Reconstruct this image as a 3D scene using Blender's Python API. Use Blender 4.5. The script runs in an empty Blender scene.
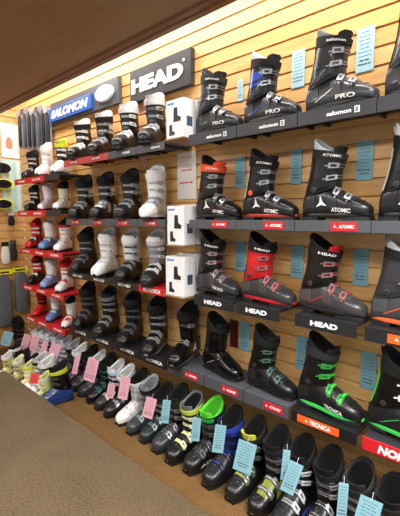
import bpy, bmesh, math, random
from mathutils import Vector, Matrix
random.seed(7)
SC = bpy.context.scene
COL = SC.collection
PI = math.pi
def rad(a): return a*PI/180

# ------------------------------------------------------------------ camera numbers
CAMH = 1.28; FPX = 385.0; PITCH = math.atan(41/FPX); THETA = rad(47)
VH = Vector((-math.cos(THETA), math.sin(THETA), 0)); RT = Vector((math.sin(THETA), math.cos(THETA), 0))
FW = VH*math.cos(PITCH) + Vector((0, 0, -math.sin(PITCH)))
UP = VH*math.sin(PITCH) + Vector((0, 0, math.cos(PITCH)))
def ray(px, py): return FW + RT*((px-200)/FPX) + UP*((258-py)/FPX)
def at_y(px, py, y):
    d = ray(px, py); k = y/d.y
    return Vector((d.x*k, y, CAMH+d.z*k))
def at_x(px, py, x):
    d = ray(px, py); k = x/d.x
    return Vector((x, d.y*k, CAMH+d.z*k))

# ------------------------------------------------------------------ materials
def lin(c):
    c = c/255
    return c/12.92 if c <= .04045 else ((c+.055)/1.055)**2.4
def rgb(c): return (lin(c[0]), lin(c[1]), lin(c[2]), 1)
MATS = {}
def mat(c, rough=.45, metal=0, coat=0, var=.12, scale=40, bump=0, trans=0):
    key = (tuple(c), rough, metal, coat, var, scale, bump, trans)
    if key in MATS: return MATS[key]
    m = bpy.data.materials.new('surface'); m.use_nodes = True
    nt = m.node_tree; b = nt.nodes['Principled BSDF']
    b.inputs['Roughness'].default_value = rough; b.inputs['Metallic'].default_value = metal
    b.inputs['Coat Weight'].default_value = coat; b.inputs['Specular IOR Level'].default_value = .38
    if trans:
        b.inputs['Transmission Weight'].default_value = trans; b.inputs['IOR'].default_value = 1.1
    tc = nt.nodes.new('ShaderNodeTexCoord'); n = nt.nodes.new('ShaderNodeTexNoise')
    n.inputs['Scale'].default_value = scale; n.inputs['Detail'].default_value = 3
    nt.links.new(tc.outputs['Object'], n.inputs['Vector'])
    r = nt.nodes.new('ShaderNodeMix'); r.data_type = 'RGBA'
    base = rgb(c)
    r.inputs[6].default_value = tuple(v*(1-var) for v in base[:3])+(1,)
    r.inputs[7].default_value = tuple(min(1, v*(1+var)) for v in base[:3])+(1,)
    nt.links.new(n.outputs['Fac'], r.inputs[0]); nt.links.new(r.outputs[2], b.inputs['Base Color'])
    if bump:
        bp = nt.nodes.new('ShaderNodeBump'); bp.inputs['Strength'].default_value = bump; bp.inputs['Distance'].default_value = .002
        nt.links.new(n.outputs['Fac'], bp.inputs['Height']); nt.links.new(bp.outputs[0], b.inputs['Normal'])
    MATS[key] = m
    return m
def wood_slat():
    m = bpy.data.materials.new('maple_slat'); m.use_nodes = True; nt = m.node_tree; b = nt.nodes['Principled BSDF']
    N = nt.nodes.new; L = nt.links.new
    tc = N('ShaderNodeTexCoord'); mp = N('ShaderNodeMapping'); mp.inputs['Scale'].default_value = (1.2, 6, 14)
    L(tc.outputs['Object'], mp.inputs['Vector'])
    n = N('ShaderNodeTexNoise'); n.inputs['Scale'].default_value = 3; n.inputs['Detail'].default_value = 6; n.inputs['Distortion'].default_value = .6
    L(mp.outputs[0], n.inputs['Vector'])
    sx = N('ShaderNodeSeparateXYZ'); L(tc.outputs['Object'], sx.inputs[0])
    dv = N('ShaderNodeMath'); dv.operation = 'DIVIDE'; dv.inputs[1].default_value = .0762; L(sx.outputs['Z'], dv.inputs[0])
    fl = N('ShaderNodeMath'); fl.operation = 'FLOOR'; L(dv.outputs[0], fl.inputs[0])
    wn = N('ShaderNodeTexWhiteNoise'); wn.noise_dimensions = '1D'; L(fl.outputs[0], wn.inputs['W'])
    mx = N('ShaderNodeMath'); mx.operation = 'MULTIPLY_ADD'; mx.inputs[1].default_value = .3; L(wn.outputs['Value'], mx.inputs[0])
    ms = N('ShaderNodeMath'); ms.operation = 'MULTIPLY_ADD'; ms.inputs[1].default_value = .7; L(n.outputs['Fac'], ms.inputs[0]); L(mx.outputs[0], ms.inputs[2]); mx.inputs[2].default_value = 0
    cr = N('ShaderNodeValToRGB'); cr.color_ramp.elements[0].position = .25; cr.color_ramp.elements[1].position = .8
    cr.color_ramp.elements[0].color = rgb((184, 136, 76)); cr.color_ramp.elements[1].color = rgb((225, 181, 118))
    L(ms.outputs[0], cr.inputs[0]); L(cr.outputs[0], b.inputs['Base Color'])
    b.inputs['Roughness'].default_value = .42
    return m
def carpet(a, c, name):
    m = bpy.data.materials.new(name); m.use_nodes = True; nt = m.node_tree; b = nt.nodes['Principled BSDF']
    N = nt.nodes.new; L = nt.links.new
    tc = N('ShaderNodeTexCoord'); n = N('ShaderNodeTexNoise'); n.inputs['Scale'].default_value = 130; n.inputs['Detail'].default_value = 4; n.inputs['Roughness'].default_value = .8
    n2 = N('ShaderNodeTexNoise'); n2.inputs['Scale'].default_value = 5
    L(tc.outputs['Object'], n.inputs['Vector']); L(tc.outputs['Object'], n2.inputs['Vector'])
    ad = N('ShaderNodeMath'); ad.operation = 'MULTIPLY_ADD'; ad.inputs[1].default_value = .2; L(n2.outputs['Fac'], ad.inputs[0]); L(n.outputs['Fac'], ad.inputs[2])
    cr = N('ShaderNodeValToRGB'); cr.color_ramp.elements[0].position = .42; cr.color_ramp.elements[1].position = .78
    cr.color_ramp.elements[0].color = rgb(a); cr.color_ramp.elements[1].color = rgb(c)
    L(ad.outputs[0], cr.inputs[0]); L(cr.outputs[0], b.inputs['Base Color'])
    bp = N('ShaderNodeBump'); bp.inputs['Strength'].default_value = .8; bp.inputs['Distance'].default_value = .006
    L(n.outputs['Fac'], bp.inputs['Height']); L(bp.outputs[0], b.inputs['Normal'])
    b.inputs['Roughness'].default_value = .95; b.inputs['Specular IOR Level'].default_value = .1
    return m
def emit(c, s):
    m = bpy.data.materials.new('lamp_glow'); m.use_nodes = True; b = m.node_tree.nodes['Principled BSDF']
    b.inputs['Emission Color'].default_value = rgb(c); b.inputs['Emission Strength'].default_value = s
    return m
M_SLAT = wood_slat()
WHITE = mat((235, 235, 235), .4); INK = mat((60, 70, 75), .6); BLACK = mat((18, 18, 20), .4)
SHELFG = mat((76, 78, 84), .45, .1); SHELFD = mat((44, 45, 50), .45); RED = mat((196, 32, 40), .35)
ORANGE = mat((226, 92, 34), .35); CLEAR = mat((225, 232, 236), .12, trans=.85)

# ------------------------------------------------------------------ object helpers
def newob(name, me, m=None, parent=None, loc=None):
    o = bpy.data.objects.new(name, me); COL.objects.link(o)
    if m is not None:
        if len(me.materials) == 0: me.materials.append(None)
        o.material_slots[0].link = 'OBJECT'; o.material_slots[0].material = m
    if parent: o.parent = parent
    if loc: o.location = loc
    return o
def thing(name, label, cat, loc=(0, 0, 0), rz=0, group=None):
    o = bpy.data.objects.new(name, None); COL.objects.link(o); o.empty_display_size = .05
    o.location = loc; o.rotation_euler = (0, 0, rz); o['label'] = label; o['category'] = cat
    if group: o['group'] = group
    return o
def tag(o, label, cat, group=None):
    o['label'] = label; o['category'] = cat
    if group: o['group'] = group
    return o
def struct(o): o['kind'] = 'structure'; return o
def fin(bm, name='mesh', smooth=False, bevel=0):
    bmesh.ops.recalc_face_normals(bm, faces=bm.faces)
    if bevel:
        bmesh.ops.bevel(bm, geom=list(bm.edges), offset=bevel, segments=2, affect='EDGES', profile=.6)
    if smooth:
        for f in bm.faces: f.smooth = True
    me = bpy.data.meshes.new(name); bm.to_mesh(me); bm.free()
    if smooth:
        try: me.set_sharp_from_angle(angle=rad(50))
        except Exception: pass
    return me
def add_box(bm, x0, x1, y0, y1, z0, z1):
    vs = [bm.verts.new(p) for p in ((x0, y0, z0), (x1, y0, z0), (x1, y1, z0), (x0, y1, z0), (x0, y0, z1), (x1, y0, z1), (x1, y1, z1), (x0, y1, z1))]
    for f in ((0, 3, 2, 1), (4, 5, 6, 7), (0, 1, 5, 4), (1, 2, 6, 5), (2, 3, 7, 6), (3, 0, 4, 7)): bm.faces.new([vs[i] for i in f])
def box_me(*a, bevel=0):
    bm = bmesh.new(); add_box(bm, *a); return fin(bm, bevel=bevel)
def add_loft(bm, rings, cap0=True, cap1=True):
    rr = [[bm.verts.new(p) for p in r] for r in rings]; n = len(rr[0])
    for a, b in zip(rr, rr[1:]):
        for i in range(n): bm.faces.new((a[i], a[(i+1) % n], b[(i+1) % n], b[i]))
    if cap0: bm.faces.new(rr[0][::-1])
    if cap1: bm.faces.new(rr[-1])
def add_tube(bm, pts, r, n=8):
    pts = [Vector(p) for p in pts]; rings = []
    for i, p in enumerate(pts):
        d = (pts[min(i+1, len(pts)-1)]-pts[max(i-1, 0)]).normalized()
        u = d.cross(Vector((.13, .27, .95))).normalized(); w = d.cross(u)
        rings.append([p+(u*math.cos(2*PI*k/n)+w*math.sin(2*PI*k/n))*r for k in range(n)])
    add_loft(bm, rings)
def add_poly(bm, pts, f, t):
    # extrude a 2D outline; f maps (a, b, depth) to a point
    lo = [bm.verts.new(f(a, b, 0)) for a, b in pts]; hi = [bm.verts.new(f(a, b, t)) for a, b in pts]; n = len(pts)
    bm.faces.new(lo[::-1]); bm.faces.new(hi)
    for i in range(n): bm.faces.new((lo[i], lo[(i+1) % n], hi[(i+1) % n], hi[i]))

# ------------------------------------------------------------------ lettering
TX = {}
def text_geo(body, bold=.012, shear=0, space=1.0):
    k = (body, bold, shear, space)
    if k in TX: return TX[k]
    cu = bpy.data.curves.new('lettering', 'FONT'); cu.body = body; cu.size = 1; cu.offset = bold; cu.shear = shear
    cu.resolution_u = 3; cu.space_character = space; cu.extrude = .01
    o = bpy.data.objects.new('lettering', cu); COL.objects.link(o)
    bpy.context.view_layer.update()
    dg = bpy.context.evaluated_depsgraph_get()
    me = bpy.data.meshes.new_from_object(o.evaluated_get(dg))
    vs = [tuple(v.co) for v in me.vertices]; fs = [tuple(p.vertices) for p in me.polygons]
    bpy.data.objects.remove(o); bpy.data.curves.remove(cu); bpy.data.meshes.remove(me)
    x0 = min(v[0] for v in vs); x1 = max(v[0] for v in vs); y0 = min(v[1] for v in vs); y1 = max(v[1] for v in vs)
    vs = [((v[0]-(x0+x1)/2)/(x1-x0), (v[1]-(y0+y1)/2)/(y1-y0), 1 if v[2] > 0 else 0) for v in vs]
    TX[k] = (vs, fs); return TX[k]
def text_me(body, f, bold=.012, shear=0, space=1.0):
    """f maps (-.5..+.5, -.5..+.5, 0/1 depth) to a point"""
    vs, fs = text_geo(body, bold, shear, space)
    me = bpy.data.meshes.new('lettering'); me.from_pydata([tuple(f(*v)) for v in vs], [], fs); me.update()
    return me
def flat_text(body, cx, y, cz, w, h, m, parent, name='lettering', bold=.02, shear=0, space=1.0, t=.0012):
    return newob(name, text_me(body, lambda a, b, d: (cx+a*w, y-.0002-d*t, cz+b*h), bold, shear, space), m, parent)

# ------------------------------------------------------------------ ski boot geometry
def tab(T, x):
    if x <= T[0][0]: return T[0][1:]
    if x >= T[-1][0]: return T[-1][1:]
    for i in range(len(T)-1):
        if T[i][0] <= x <= T[i+1][0]:
            a, b = T[i], T[i+1]; p = T[max(i-1, 0)]; q = T[min(i+2, len(T)-1)]; h = b[0]-a[0]; u = (x-a[0])/h
            out = []
            for j in range(1, len(a)):
                m0 = (b[j]-p[j])/(b[0]-p[0]) * h if b[0] != p[0] else 0
                m1 = (q[j]-a[j])/(q[0]-a[0]) * h
                out.append((2*u**3-3*u*u+1)*a[j]+(u**3-2*u*u+u)*m0+(-2*u**3+3*u*u)*b[j]+(u**3-u*u)*m1)
            return tuple(out)
SH = [(-.152, .012, .085), (-.146, .028, .110), (-.130, .038, .135), (-.105, .042, .150), (-.06, .043, .160), (-.03, .044, .156), (0, .047, .143),
      (.03, .0515, .126), (.065, .054, .108), (.10, .053, .092), (.13, .047, .079), (.150, .036, .067), (.160, .023, .056), (.164, .010, .046)]
ZB = .014
def sgn(v): return 1 if v >= 0 else -1
def shell_pt(x, ang, off=0):
    """ang 0 = top, +90 = side +Y"""
    w, zt = tab(SH, x); zc = (ZB+zt)/2; hz = (zt-ZB)/2
    n = 2.7 if x > .02 else 2.4
    s, c = math.sin(ang), math.cos(ang)
    y = (w+off)*sgn(s)*abs(s)**(2/n); z = zc+(hz+off)*sgn(c)*abs(c)**(2/(n if c > 0 else 4))
    if c > 0: y *= 1-.18*c*c
    return Vector((x, y, z))
def shell_side(x, z, off):
    w, zt = tab(SH, x); zc = (ZB+zt)/2; hz = (zt-ZB)/2
    q = min(.98, abs((z-zc)/hz)); n = 2.7 if x > .02 else 2.4
    y = w*(1-q**n)**(1/n) if z > zc else w*(1-q**4)**(1/n)
    if z > zc: y *= 1-.18*q**n
    return y+off
CU = [(0, -.064, .082, .048), (.15, -.060, .079, .052), (.4, -.053, .071, .055), (.65, -.046, .068, .056), (.85, -.040, .069, .058), (1, -.036, .071, .060), (1.25, -.031, .073, .062)]
def cuff_z(v, ang): 
    c = math.cos(ang); zb = .118+.026*c; zt = .272-.012*c
    return zb+(zt-zb)*v
def cuff_pt(v, ang, off=0):
    """ang 0 = front, +90 = side +Y"""
    cx, rx, ry = tab(CU, v); n = 2.25
    c, s = math.cos(ang), math.sin(ang)
    return Vector((cx+(rx+off)*sgn(c)*abs(c)**(2/n), (ry+off)*sgn(s)*abs(s)**(2/n), cuff_z(v, ang)))
def add_patch(bm, f, u0, u1, v0, v1, o0, o1, nu=12, nv=1):
    """closed slab over surface f(v, u, off)"""
    def g(o): return [[bm.verts.new(f(v0+(v1-v0)*j/nv, u0+(u1-u0)*i/nu, o)) for i in range(nu+1)] for j in range(nv+1)]
    A, B = g(o0), g(o1)
    for j in range(nv):
        for i in range(nu):
            bm.faces.new((B[j][i], B[j][i+1], B[j+1][i+1], B[j+1][i])); bm.faces.new((A[j][i], A[j+1][i], A[j+1][i+1], A[j][i+1]))
    for i in range(nu):
        bm.faces.new((A[0][i], A[0][i+1], B[0][i+1], B[0][i])); bm.faces.new((A[nv][i], B[nv][i], B[nv][i+1], A[nv][i+1]))
    for j in range(nv):
        bm.faces.new((A[j][0], B[j][0], B[j+1][0], A[j+1][0])); bm.faces.new((A[j][nu], A[j+1][nu], B[j+1][nu], B[j][nu]))
def cuff_space(a, b, c, s):  # point on the cuff with sign
    return cuff_pt(a, b*s, c)
G = {}
def boot_geo(kind, s):
    """meshes of one ski boot, toe along +X, buckle levers on side s"""
    if (kind, s) in G: return G[(kind, s)]
    D = {}; NR = 30
    bm = bmesh.new()
    xs = [-.152+(.316)*(.5-.5*math.cos(PI*i/30)) for i in range(31)]
    add_loft(bm, [[shell_pt(x, 2*PI*k/NR) for k in range(NR)] for x in xs]); D['shell'] = fin(bm, smooth=True)
    # overlap flap, running over the instep
    bm = bmesh.new(); add_patch(bm, lambda v, u, o: shell_pt(v, u, o), -.25*s, .85*s, .0, .105, -.002, .0022, 10, 10)
    D['instep_flap'] = fin(bm, smooth=True)
    bm = bmesh.new()
    add_patch(bm, lambda v, u, o: shell_pt(v, u, o), rad(62)*s, rad(98)*s, -.02, .03, -.002, .002, 6, 5)
    D['ankle_panel'] = fin(bm, smooth=True)
    bm = bmesh.new()
    add_patch(bm, lambda v, u, o: shell_pt(v, u, o), rad(70)*s, rad(100)*s, -.135, -.075, -.002, .003, 6, 5)
    D['heel_panel'] = fin(bm, smooth=True)
    bm = bmesh.new()
    add_patch(bm, lambda v, u, o: shell_pt(v, u, o), -.7*s, .7*s, .118, .123, -.001, .0022, 10, 1)
    D['toe_ridge'] = fin(bm, smooth=True)
    # welt and sole
    bm = bmesh.new()
    N = 40; out = []
    for k in range(N):
        a = 2*PI*k/N; x = .006+.160*math.cos(a); w = tab(SH, max(-.148, min(.158, x)))[0]
        out.append((x, abs(math.sin(a))**.45*sgn(math.sin(a))*w*.96))
    def rg(sc, z): return [(x*sc, y*sc, z) for x, y in out]
    add_loft(bm, [rg(.99, .014), rg(1.015, .018), rg(1.015, .026), rg(.985, .030)]); D['welt'] = fin(bm, smooth=True)
    bm = bmesh.new()
    def lug(xa, xb):
        pts = [];
        for i in range(9): x = xa+(xb-xa)*i/8; pts.append((x, tab(SH, max(-.140, min(.152, x)))[0]*.86))
        full = pts+[(x, -y) for x, y in reversed(pts)]
        add_poly(bm, full, lambda a, b, d: (a, b, d), .0155)
    lug(.045, .160); lug(-.146, -.065)
    for x in (.06, .09, .12): add_box(bm, x, x+.006, -.036, .036, -.0005, .012)
    add_box(bm, -.066, .046, -.022, .022, .008, .016)
    D['sole'] = fin(bm)
    # cuff, hollow
    bm = bmesh.new(); T = .0045
    vs_ = [0, .05, .15, .3, .45, .6, .75, .9, .97, 1.0]
    rings = [[cuff_pt(v, 2*PI*k/NR, (-.006 if v == 0 else 0)) for k in range(NR)] for v in vs_]
    rings += [[cuff_pt(v, 2*PI*k/NR, -T) for k in range(NR)] for v in (1.0, .7, .3, .02)]
    add_loft(bm, rings, True, True)
    add_patch(bm, lambda v, u, o: cuff_pt(v, u, o), -.55*s, .95*s, .03, .93, -.002, .0022, 10, 6)
    add_patch(bm, lambda v, u, o: cuff_pt(v, u, o), -1.9*s, 1.9*s, .50, .56, -.001, .0035, 22, 1)
    add_patch(bm, lambda v, u, o: cuff_pt(v, u, o), -2.6, 2.6, .0, .05, -.001, .003, 26, 1)
    D['cuff'] = fin(bm, smooth=True)
    # spine at the back + side panel
    bm = bmesh.new(); add_patch(bm, lambda v, u, o: cuff_pt(v, u, o), PI-.42, PI+.42, .1, 1.06, -.002, .004, 8, 8)
    D['spine'] = fin(bm, smooth=True)
    bm = bmesh.new(); add_patch(bm, lambda v, u, o: cuff_pt(v, u, o), rad(62)*s, rad(128)*s, .40, .80, -.002, .0022, 8, 5)
    D['side_panel'] = fin(bm, smooth=True)
    # pivot discs
    D['pivots'] = []
    for q in (1, -1):
        bm = bmesh.new()
        c = cuff_pt(.13, rad(100)*q, 0)
        add_loft(bm, [[(c.x+r*math.cos(2*PI*k/16), c.y+q*d, c.z+r*math.sin(2*PI*k/16)) for k in range(16)] for r, d in ((.0135, -.004), (.0135, .003), (.010, .005), (.005, .0042))])
        D['pivots'].append(fin(bm, smooth=True))
    # liner: padded collar, hollow
    bm = bmesh.new(); rings = []
    for v, o in ((.55, -.007), (.95, -.0065), (1.1, -.003), (1.2, -.001), (1.25, -.003), (1.26, -.007), (1.24, -.011), (1.19, -.0135), (.8, -.020), (.4, -.022), (0, -.026), (-.25, -.034)):
        rr = []
        for k in range(NR):
            a = 2*PI*k/NR; p = cuff_pt(v, a, o)
            if v > 1.0: p.z += (v-1)*(.10*(-math.cos(a))*1.0 + .012*math.cos(2*a))
            rr.append(p)
        rings.append(rr)
    add_loft(bm, rings[:8], False, False); D['liner'] = fin(bm, smooth=True)
    bm = bmesh.new(); add_loft(bm, [[p*1.0 for p in q] for q in rings[7:]], False, True); D['lining'] = fin(bm, smooth=True)
    # tongue
    bm = bmesh.new(); rings = []
    for i in range(9):
        v = .75+.52*i/8; o = -.007-.004*i/8; wd = 1.05 if i < 8 else .7; th = .009 if 0 < i < 8 else .004
        A = [cuff_pt(v, wd*(k/8*2-1), o-.0) for k in range(9)]; B = [cuff_pt(v, wd*(k/8*2-1), o-th) for k in range(9)]
        lift = max(0, v-1)*.07; fwd = max(0, v-1)**1.5*.09
        rr = []
        for p in A+B[::-1]: rr.append(p+Vector((fwd, 0, lift-.5*max(0, v-1)*abs(p.y))))
        rings.append(rr)
    add_loft(bm, rings); D['tongue'] = fin(bm, smooth=True)
    # power strap
    bm = bmesh.new(); add_patch(bm, lambda v, u, o: cuff_pt(v, u, o), -PI*.93, PI*.93, .93, 1.17, .0, .003, 36, 2)
    add_patch(bm, lambda v, u, o: cuff_pt(v, u, o), rad(-5)*s, rad(70)*s, .95, 1.15, .002, .0055, 10, 2)
    D['power_strap'] = fin(bm, smooth=True)
    # pull loop
    bm = bmesh.new(); b0 = cuff_pt(1.15, PI, -.008)
    pts = [(b0.x-.002-.012*math.sin(PI*i/10), .012*math.cos(PI*i/10), b0.z+.018*0+.040*math.sin(PI*i/10)) for i in range(11)]
    add_tube(bm, pts, .0032, 6); D['pull_loop'] = fin(bm, smooth=True)
    # buckles
    def buckle(f, vc, dv, ua, ub, ul):
        bm = bmesh.new()
        add_patch(bm, f, ua*s, ub*s, vc-dv*.33, vc+dv*.33, .0005, .0035, 12, 1)      # strap ladder
        for k in range(5):
            u = ua+(ub-ua)*(.12+.1*k); add_patch(bm, f, u*s, (u+.05)*s, vc-dv*.3, vc+dv*.3, .003, .0058, 1, 1)
        add_patch(bm, f, (ub-.12)*s, (ub+.22)*s, vc-dv*.55, vc+dv*.55, .0005, .0052, 4, 1)  # base plate
        me1 = fin(bm)
        bm = bmesh.new()
        u0, u1 = ul; u0 += .15; u1 -= .05; dv *= 1.1
        add_patch(bm, f, u0*s, u1*s, vc-dv*.62, vc-dv*.30, .007, .0135, 5, 1); add_patch(bm, f, u0*s, u1*s, vc+dv*.30, vc+dv*.62, .007, .0135, 5, 1)
        add_patch(bm, f, u0*s, (u0+.18)*s, vc-dv*.62, vc+dv*.62, .007, .015, 2, 1); add_patch(bm, f, (u1-.12)*s, u1*s, vc-dv*.62, vc+dv*.62, .007, .014, 1, 1)
        add_patch(bm, f, (u1-.02)*s, (u1+.2)*s, vc-dv*.12, vc+dv*.12, .004, .009, 2, 1)
        for q in (-.34, .34): add_patch(bm, f, (ua+.1)*s, (u0+.05)*s, vc+dv*(q-.06), vc+dv*(q+.06), .005, .008, 6, 1)
        return me1, fin(bm)
    cf = lambda v, u, o: cuff_pt(v, u, o); sf = lambda v, u, o: shell_pt(v, u, o)
    if kind == 'touring':
        B = [buckle(cf, .72, .13, -.3, .95, (.35, 1.15)), buckle(sf, .035, .020, -.5, .7, (.1, .8))]
    elif kind == 'junior':
        B = [buckle(cf, .76, .14, -.4, .95, (.35, 1.15)), buckle(cf, .36, .14, -.4, .95, (.35, 1.15)), buckle(sf, .050, .020, -.5, .8, (.1, .85))]
    else:
        B = [buckle(cf, .74, .12, -.4, .95, (.35, 1.2)), buckle(cf, .36, .12, -.4, .95, (.35, 1.2)), buckle(sf, .024, .018, -.5, 1.0, (.25, 1.15)), buckle(sf, .078, .018, -.5, 1.0, (.25, 1.15))]
    D['buckles'] = B
    G[(kind, s)] = D
    return D
def boot_logo(word, s, x0=.050, z0=.043, w=.088, h=.018):
    k = ('logo', word, s, x0, z0, w, h)
    if k not in G:
        def f(a, b, d):
            x = x0 + s*(-1)*a*w; z = z0+b*h - (x-x0)*.08
            return (x, s*shell_side(x, z, .0014+.0012*d), z)
        G[k] = text_me(word, f, .02)
    return G[k]
def boot_star(s):
    k = ('star', s)
    if k not in G:
        bm = bmesh.new(); cx, cz, r = -.045, .075, .030
        pts = []
        for i in range(3):
            a = rad(95+120*i); rr = r*(1.15 if i == 0 else 1); pts.append((cx+rr*math.cos(a), cz+rr*math.sin(a))); a += rad(60); pts.append((cx+.26*r*math.cos(a), cz+.26*r*math.sin(a)))
        def f(a, b, d): return (a, s*(shell_side(a, min(b, .10), .001)+.002*d + (.004 if b > .095 else 0)), b)
        add_poly(bm, pts, f, 1)
        G[k] = fin(bm)
    return G[k]
def strap_word(word, s):
    k = ('strap', word, s)
    if k not in G:
        def f(a, b, d):
            # reads left to right seen from outside; angles run forward
            ang = s*(rad(58) + (1)*a*rad(62)); v = 1.05+b*.075
            return tuple(cuff_pt(v, ang, .006+.0008*d))
        def g(a, b, d): return f(-a, b, d)
        G[k] = text_me(word, g, .02)
    return G[k]
def cuff_word(word, s):
    k = ('cw', word, s)
    if k not in G:
        def g(a, b, d):
            ang = s*(rad(10) - a*rad(95)) if s > 0 else s*(rad(40)-a*rad(80)); return tuple(cuff_pt(1.05+b*.17, ang, .0062+.0008*d))
        G[k] = text_me(word, g, .03)
    return G[k]
def stripe_me(s):
    k = ('stripe', s)
    if k not in G:
        bm = bmesh.new()
        for i in range(8):
            x0 = -.09+.014*i; x1 = x0+.0145
            def q(x, dz, o): 
                z = .045+.5*(x+.09)+dz; return (x, s*shell_side(x, z, o), z)
            a = [q(x0, 0, .0005), q(x1, 0, .0005), q(x1, .004, .0005), q(x0, .004, .0005)]; b = [q(x0, 0, .002), q(x1, 0, .002), q(x1, .004, .002), q(x0, .004, .002)]
            va = [bm.verts.new(p) for p in a]; vb = [bm.verts.new(p) for p in b]
            bm.faces.new(vb); bm.faces.new(va[::-1])
            for j in range(4): bm.faces.new((va[j], va[(j+1) % 4], vb[(j+1) % 4], vb[j]))
        G[k] = fin(bm)
    return G[k]

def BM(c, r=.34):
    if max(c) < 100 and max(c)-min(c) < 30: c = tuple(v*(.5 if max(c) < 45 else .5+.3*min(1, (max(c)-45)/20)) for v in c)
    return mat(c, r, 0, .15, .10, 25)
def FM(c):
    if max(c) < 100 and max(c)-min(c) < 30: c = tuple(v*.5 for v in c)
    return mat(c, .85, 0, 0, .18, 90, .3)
K = (24, 24, 27); DK = (38, 39, 43); GR = (66, 68, 72); MG = (110, 113, 118); W = (226, 226, 226); SIL = (168, 170, 174)
KRED = (188, 28, 34); ORG = (232, 84, 52); GRN = (70, 200, 62); BLU = (34, 62, 168); YEL = (206, 214, 60); LBL = (128, 158, 190); TEAL = (42, 96, 104); PUR = (72, 24, 58)
def ski_boot(label, loc, rz, s=1, kind='alpine', shell=K, cuff=None, liner=K, tongue=None, strap=K, buck=SIL, lever=None, sole=K, welt=None, flap=None, panel=None, spine=None, pivot=None,
             loop=None, word=None, wcol=W, star=False, strapword=None, cuffword=None, cwcol=None, stripe=None, scale=1.0, group=None, hs=1.0, gloss=.34):
    cuff = cuff or shell; tongue = tongue or liner; lever = lever or buck; welt = welt or sole; flap = flap or shell; panel = panel or cuff; spine = spine or cuff; pivot = pivot or DK; loop = loop or liner
    D = boot_geo(kind, s)
    t = thing('ski_boot', label, 'ski boot', loc, rz, group); t.scale = (scale, scale, scale*hs)
    bms = lambda c: BM(c, gloss)
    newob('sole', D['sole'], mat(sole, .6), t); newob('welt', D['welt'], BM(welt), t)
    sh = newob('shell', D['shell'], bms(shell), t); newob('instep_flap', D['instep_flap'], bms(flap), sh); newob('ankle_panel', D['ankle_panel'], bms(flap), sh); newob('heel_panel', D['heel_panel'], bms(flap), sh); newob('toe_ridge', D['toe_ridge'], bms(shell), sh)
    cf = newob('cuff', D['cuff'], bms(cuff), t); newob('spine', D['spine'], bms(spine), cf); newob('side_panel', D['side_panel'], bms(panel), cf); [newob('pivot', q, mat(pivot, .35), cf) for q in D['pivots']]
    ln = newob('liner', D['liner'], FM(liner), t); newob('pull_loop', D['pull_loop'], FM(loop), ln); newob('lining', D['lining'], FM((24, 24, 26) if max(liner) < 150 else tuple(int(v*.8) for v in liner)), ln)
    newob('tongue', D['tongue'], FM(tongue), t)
    ps = newob('power_strap', D['power_strap'], FM(strap), t)
    mb = mat(buck, .35, .55 if buck in (SIL, MG) else .0); ml = mat(lever, .3, .6 if lever in (SIL, MG) else .0)
    for b1, b2 in D['buckles']:
        b = newob('buckle', b1, mb, t); newob('buckle_lever', b2, ml, b)
    if word: newob('side_lettering', boot_logo(word, s), mat(wcol, .4), sh)
    if star: newob('emblem', boot_star(s), mat(wcol, .4), sh)
    if strapword: newob('strap_lettering', strap_word(strapword, s), mat(W, .5), ps)
    if cuffword: newob('cuff_lettering', cuff_word(cuffword, s), mat(cwcol or W, .5), cf)
    if stripe: newob('stripe', stripe_me(s), mat(stripe, .4), sh)
    return t

# ------------------------------------------------------------------ setting
FZ = -.07; YW = 1.72; XE = -4.15; XR = 1.2; PITCHS = .0762
bm = bmesh.new()
def slat_profile(ztop):
    pr = []; z = -PITCHS
    while z < ztop:
        pr += [(0, z), (0, z+.0655), (.0045, z+.0675), (.012, z+.0678), (.012, z+.0758), (.0045, z+.0760)]; z += PITCHS
    return pr
pr = slat_profile(2.85)
va = [bm.verts.new((XE, YW+d, z)) for d, z in pr]; vb = [bm.verts.new((XR, YW+d, z)) for d, z in pr]
for i in range(len(pr)-1): bm.faces.new((va[i], vb[i], vb[i+1], va[i+1]))
back = [bm.verts.new(p) for p in ((XE, YW+.05, FZ), (XR, YW+.05, FZ), (XR, YW+.05, 2.86), (XE, YW+.05, 2.86))]; bm.faces.new(back[::-1])
me = fin(bm); bw = struct(newob('wall_back', me, M_SLAT))
bm = bmesh.new()
va = [bm.verts.new((XE-d, -1.2, z)) for d, z in pr]; vb = [bm.verts.new((XE-d, YW, z)) for d, z in pr]
for i in range(len(pr)-1): bm.faces.new((va[i], vb[i], vb[i+1], va[i+1]))
bk = [bm.verts.new(p) for p in ((XE-.05, -1.2, FZ), (XE-.05, YW, FZ), (XE-.05, YW, 2.86), (XE-.05, -1.2, 2.86))]; bm.faces.new(bk)
struct(newob('wall_left', fin(bm), M_SLAT))
struct(newob('floor', box_me(XE-.05, 2.2, -1.8, YW+.05, FZ-.05, FZ), carpet((92, 68, 40), (142, 108, 68), 'orange_carpet')))
struct(newob('ceiling', box_me(XE-.05, 2.2, -1.8, YW+.05, 2.85, 2.9), mat((225, 220, 208), .8)))
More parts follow.
